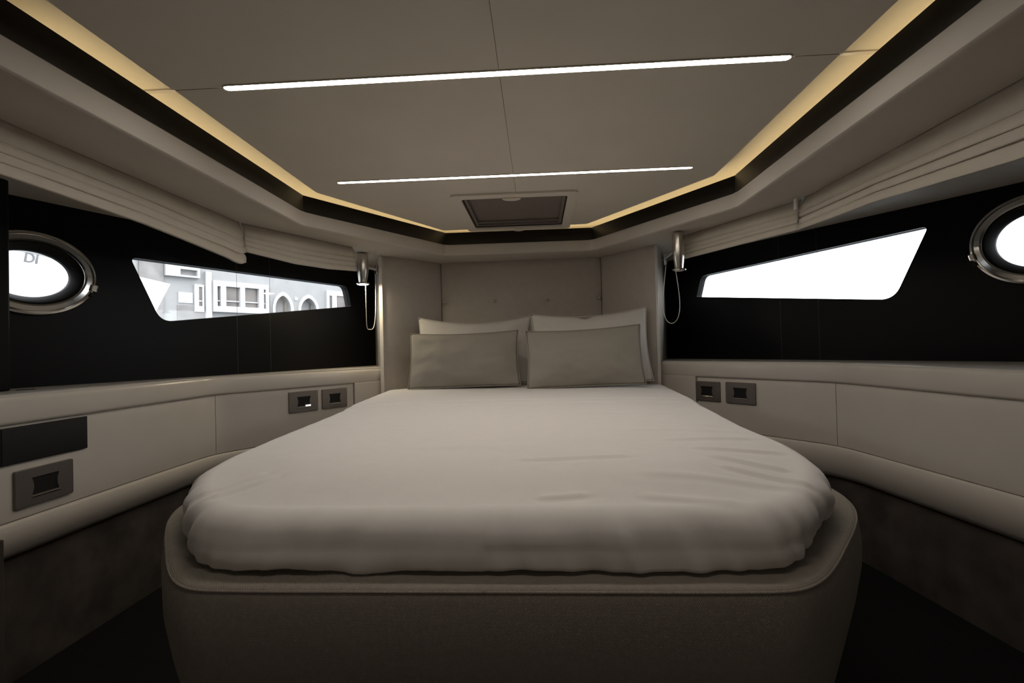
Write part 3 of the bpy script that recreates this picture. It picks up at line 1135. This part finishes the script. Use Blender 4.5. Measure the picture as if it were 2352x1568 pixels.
# ------------------------------------------------------------------ pillows and cushions
def pillow_mesh(wd, ht, th, ears, seed, sag=0.0, kink=0.0, NU=44, NV=30):
    vs, fs = [], []
    for sidez in (1, -1):
        for j in range(NV + 1):
            v = -1 + 2 * j / NV
            for i in range(NU + 1):
                u = -1 + 2 * i / NU
                e = (max(0.0, 1 - abs(u) ** 2.3)) ** 0.80 * (max(0.0, 1 - abs(v) ** 2.0)) ** 0.78
                x = wd / 2 * u * (1 - ears * (1 - v * v))
                y = ht / 2 * v * (1 - ears * 1.4 * (1 - u * u) * (1.0 if v > 0 else 0.25))
                y -= sag * max(0, v) * (1 - u * u)
                w = noise.noise(Vector((u * 2.2 + seed, v * 2.0, seed))) * 0.012 + noise.noise(Vector((u * 6 + seed, v * 5, 3.0))) * 0.005
                # creases that run from the corners
                c = abs(abs(u) - abs(v))
                w += 0.006 * math.exp(-(c / 0.10) ** 2) * (abs(u * v)) * math.sin(8 * c + seed)
                z = sidez * (th / 2 * e) + w * min(1.0, e * 3)
                if kink and v > 0.2:
                    y += -kink * math.exp(-((u + 0.05) / 0.10) ** 2) * (v - 0.2)
                vs.append((x, y, z))
    n = (NU + 1) * (NV + 1)
    for s in range(2):
        for j in range(NV):
            for i in range(NU):
                a = s * n + j * (NU + 1) + i
                fs.append((a, a + 1, a + NU + 2, a + NU + 1))
    me = mesh(vs, fs)
    bm = bmesh.new()
    bm.from_mesh(me)
    bmesh.ops.remove_doubles(bm, verts=bm.verts, dist=1e-5)
    bmesh.ops.recalc_face_normals(bm, faces=bm.faces)
    bm.to_mesh(me)
    bm.free()
    return me


def seam_pts(wd, ht, ears, sag=0.0):
    pts = []
    N = 40
    def P(u, v):
        x = wd / 2 * u * (1 - ears * (1 - v * v))
        y = ht / 2 * v * (1 - ears * 1.4 * (1 - u * u) * (1.0 if v > 0 else 0.25)) - sag * max(0, v) * (1 - u * u)
        return Vector((x, y, 0))
    for k in range(N):
        pts.append(P(-1 + 2 * k / N, -1))
    for k in range(N):
        pts.append(P(1, -1 + 2 * k / N))
    for k in range(N):
        pts.append(P(1 - 2 * k / N, 1))
    for k in range(N):
        pts.append(P(-1, 1 - 2 * k / N))
    pts.append(pts[0])
    return pts


def pillow(name, wd, ht, th, ears, base, lean, rz, tilt, label, cat, m, seed, group, sag=0.0, kink=0.0, piping=False):
    t = thing(name, label, cat, base, group)
    X = Matrix.Rotation(rz, 4, 'Z') @ Matrix.Rotation(PI / 2 - lean, 4, 'X') @ Matrix.Rotation(tilt, 4, 'Z') @ Matrix.Translation((0, ht / 2, 0))
    me = pillow_mesh(wd, ht, th, ears, seed, sag, kink)
    me.transform(X)
    link('pillow_cover' if cat == 'pillow' else 'cushion_cover', me, m, t, True)
    me = tube(seam_pts(wd, ht, ears, sag), 0.0028 if piping else 0.002, 6)
    me.transform(X)
    link('seam', me, m, t, True)
    return t


pillow('bed_pillow', 0.725, 0.445, 0.16, 0.055, (-0.300, 2.925, 0.715), math.radians(17), 0.05, 0.0, 'pale bed pillow against the headboard, behind the cushion on the left', 'pillow', 'pillow', 1.3, 'bed pillows', sag=0.03)
pillow('bed_pillow', 0.700, 0.452, 0.15, 0.055, (0.402, 2.815, 0.714), math.radians(15), -0.10, 0.034, 'pale bed pillow with one corner standing tall, behind the cushion on the right', 'pillow', 'pillow', 4.7, 'bed pillows', sag=0.022, kink=0.02)
pillow('throw_cushion', 0.655, 0.345, 0.13, 0.035, (-0.340, 2.765, 0.712), math.radians(20), 0.05, 0.014, 'oblong taupe linen cushion leaning on the left pillow', 'cushion', 'cushion', 8.1, 'taupe cushions', sag=0.006, piping=True)
pillow('throw_cushion', 0.648, 0.342, 0.13, 0.035, (0.350, 2.650, 0.711), math.radians(17), -0.08, 0.036, 'oblong taupe linen cushion leaning on the right pillow', 'cushion', 'cushion', 2.6, 'taupe cushions', sag=0.006, piping=True)

# ------------------------------------------------------------------ outside: quay building, moored boat, water
FA = Vector((-16.1, 28.0))
FD = Vector((0.53, 0.85)).normalized()
MF = Matrix(((FD.x, 0, FD.y, FA.x), (FD.y, 0, -FD.x, FA.y), (0, 1, 0, 0), (0, 0, 0, 1)))
bt = thing('waterfront_building', 'pale stone building with bay window and pointed arches seen through the left window', 'building', (FA.x, FA.y, -1.5))


def fpart(name, me, m, parent=None):
    me.transform(MF)
    o = link(name, me, m)
    if parent is None:
        keep(o, bt)
    else:
        o.parent = parent
    return o


def fbox(u0, u1, v0, v1, w0, w1):
    return prism([(u0, v0), (u1, v0), (u1, v1), (u0, v1)], w0, w1)


def arch(cx, v0, vs, top, half, n=12):
    """two-centred pointed arch"""
    a0 = math.acos(-0.35 / 1.35)
    hh = 1.35 * math.sin(a0)
    arc = []
    for k in range(n + 1):
        a = PI + (a0 - PI) * k / n
        arc.append((0.35 + 1.35 * math.cos(a), 1.35 * math.sin(a) / hh))
    pts = [(cx - half, v0)] + [(cx + half * x, vs + (top - vs) * y) for x, y in arc]
    pts += [(cx - half * x, vs + (top - vs) * y) for x, y in arc[-2::-1]]
    pts.append((cx + half, v0))
    return pts


arches_in = [arch(0.95, 1.6, 3.70, 4.53, 0.50), arch(2.67, 1.6, 3.72, 4.50, 0.55)]
fpart('wall', holed_plate([(-16, -1.5), (14, -1.5), (14, 9.5), (-16, 9.5)], arches_in, -0.5, 0.0), 'stone')
for cx, hf, tp in ((0.95, 0.50, 4.53), (2.67, 0.55, 4.50)):
    o = arch(cx, 1.6, 3.70, tp + 0.24, hf + 0.17)
    i = arch(cx, 1.605, 3.70, tp, hf)
    fpart('arch_surround', holed_plate(o, [[(x, max(y, 1.65)) for x, y in i]], 0.001, 0.10), 'stonewhite')
    fpart('arch_back', fbox(cx - hf - 0.1, cx + hf + 0.1, 1.6, 4.6, -0.9, -0.55), 'stone')
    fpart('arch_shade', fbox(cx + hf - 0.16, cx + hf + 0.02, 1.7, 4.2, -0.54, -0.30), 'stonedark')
fpart('rosette', fbox(1.72, 1.92, 4.30, 4.50, 0.001, 0.06), 'stonewhite')


def bay(u0, u1, v0, v1, panes, depth):
    b = fpart('bay_window', holed_plate([(u0, v0), (u1, v0), (u1, v1), (u0, v1)], [[(a, c), (b_, c), (b_, d), (a, d)] for a, b_, c, d in panes], 0.001, depth), 'stonewhite')
    for a, b_, c, d in panes:
        me = fbox(a, b_, c, d, depth * 0.35, depth * 0.4)
        me.transform(MF)
        o = link('pane', me, 'window_dark', b)
        me = fbox(a, b_, c + (d - c) * 0.24, c + (d - c) * 0.30, depth * 0.41, depth * 0.7)
        me.transform(MF)
        link('glazing_bar', me, 'stonewhite', b)
    return b


bay(-3.12, -0.09, 3.33, 5.05, [(-2.93, -2.76, 3.64, 4.74), (-2.48, -1.72, 3.66, 4.76), (-1.46, -0.66, 3.66, 4.78), (-0.38, -0.26, 3.63, 4.77)], 0.35)
bay(-3.97, -3.50, 3.30, 4.77, [(-3.76, -3.59, 3.61, 4.64)], 0.12)
bay(3.95, 5.70, 3.3, 5.12, [(4.14, 4.36, 3.6, 4.77), (4.70, 5.45, 3.6, 4.80)], 0.15)
fpart('pilaster', fbox(-3.44, -3.15, 1.0, 5.5, 0.001, 0.2), 'stonewhite')
fpart('balcony', holed_plate([(-5.33, 5.08), (-3.76, 5.08), (-3.76, 5.75), (-5.33, 5.75)], [[(-4.68, 5.17), (-3.88, 5.17), (-3.88, 5.48), (-4.68, 5.48)]], 0.001, 0.3), 'stonewhite')
fpart('plaque', fbox(-4.70, -4.03, 3.74, 4.30, 0.001, 0.05), 'stonewhite')
fpart('weathered_panel', fbox(-4.75, -3.50, 2.4, 3.62, 0.001, 0.03), 'stonedark')
fpart('weathered_pier', fbox(-6.4, -5.36, 0, 6.4, 0.001, 0.1), 'stonedark')
fpart('cornice', fbox(-16, 14, 7.2, 7.5, 0.001, 0.3), 'stonewhite')

# neighbouring boat: white hull with the end of its name showing
boat = thing('moored_boat', 'white hull of a moored boat seen through the left porthole', 'boat', (-5.2, 3.0, -0.6))
NX, NZ = 30, 10
vs, fs = [], []
for sd in (1, -1):
    for i in range(NX + 1):
        t = i / NX
        for j in range(NZ + 1):
            q = j / NZ
            zs = 1.93 + 0.20 * t ** 2.0
            z = -0.6 + (zs + 0.6) * q
            yb = 6.3 + 1.3 * q ** 1.4
            y = -4.0 + (yb + 4.0) * t
            beam = 1.25 * (1 - t ** 3.2) * (0.80 + 0.20 * q)
            vs.append((-5.95 + sd * beam - 0.0, y, z))
n = (NX + 1) * (NZ + 1)
for s in range(2):
    for i in range(NX):
        for j in range(NZ):
            a = s * n + i * (NZ + 1) + j
            fs.append((a, a + 1, a + NZ + 2, a + NZ + 1))
for i in range(NX):
    a = i * (NZ + 1) + NZ
    fs.append((a, a + NZ + 1, n + a + NZ + 1, n + a))
keep(link('hull', mesh(vs, fs), 'hull', None, True, 40), boat)
cu = bpy.data.curves.new('txt', 'FONT')
cu.body = 'DI'
cu.size = 0.135
cu.extrude = 0.004
cu.shear = 0.15
cu.offset = 0.002
tmp = bpy.data.objects.new('txt', cu)
COL.objects.link(tmp)
dg = bpy.context.evaluated_depsgraph_get()
me = bpy.data.meshes.new_from_object(tmp.evaluated_get(dg))
bpy.data.objects.remove(tmp)
me.transform(Matrix(((0, 0, 1, -4.706), (1, 0, 0, 4.23), (0, 1, 0, 1.855), (0, 0, 0, 1))))
o = keep(link('hull_lettering', me, 'lettering'), boat)
o['label'] = 'grey letters DI'

wt = structure('ground', box(-60, 60, -40, 90, -1.56, -1.5), 'water', 'harbour water around the boat')
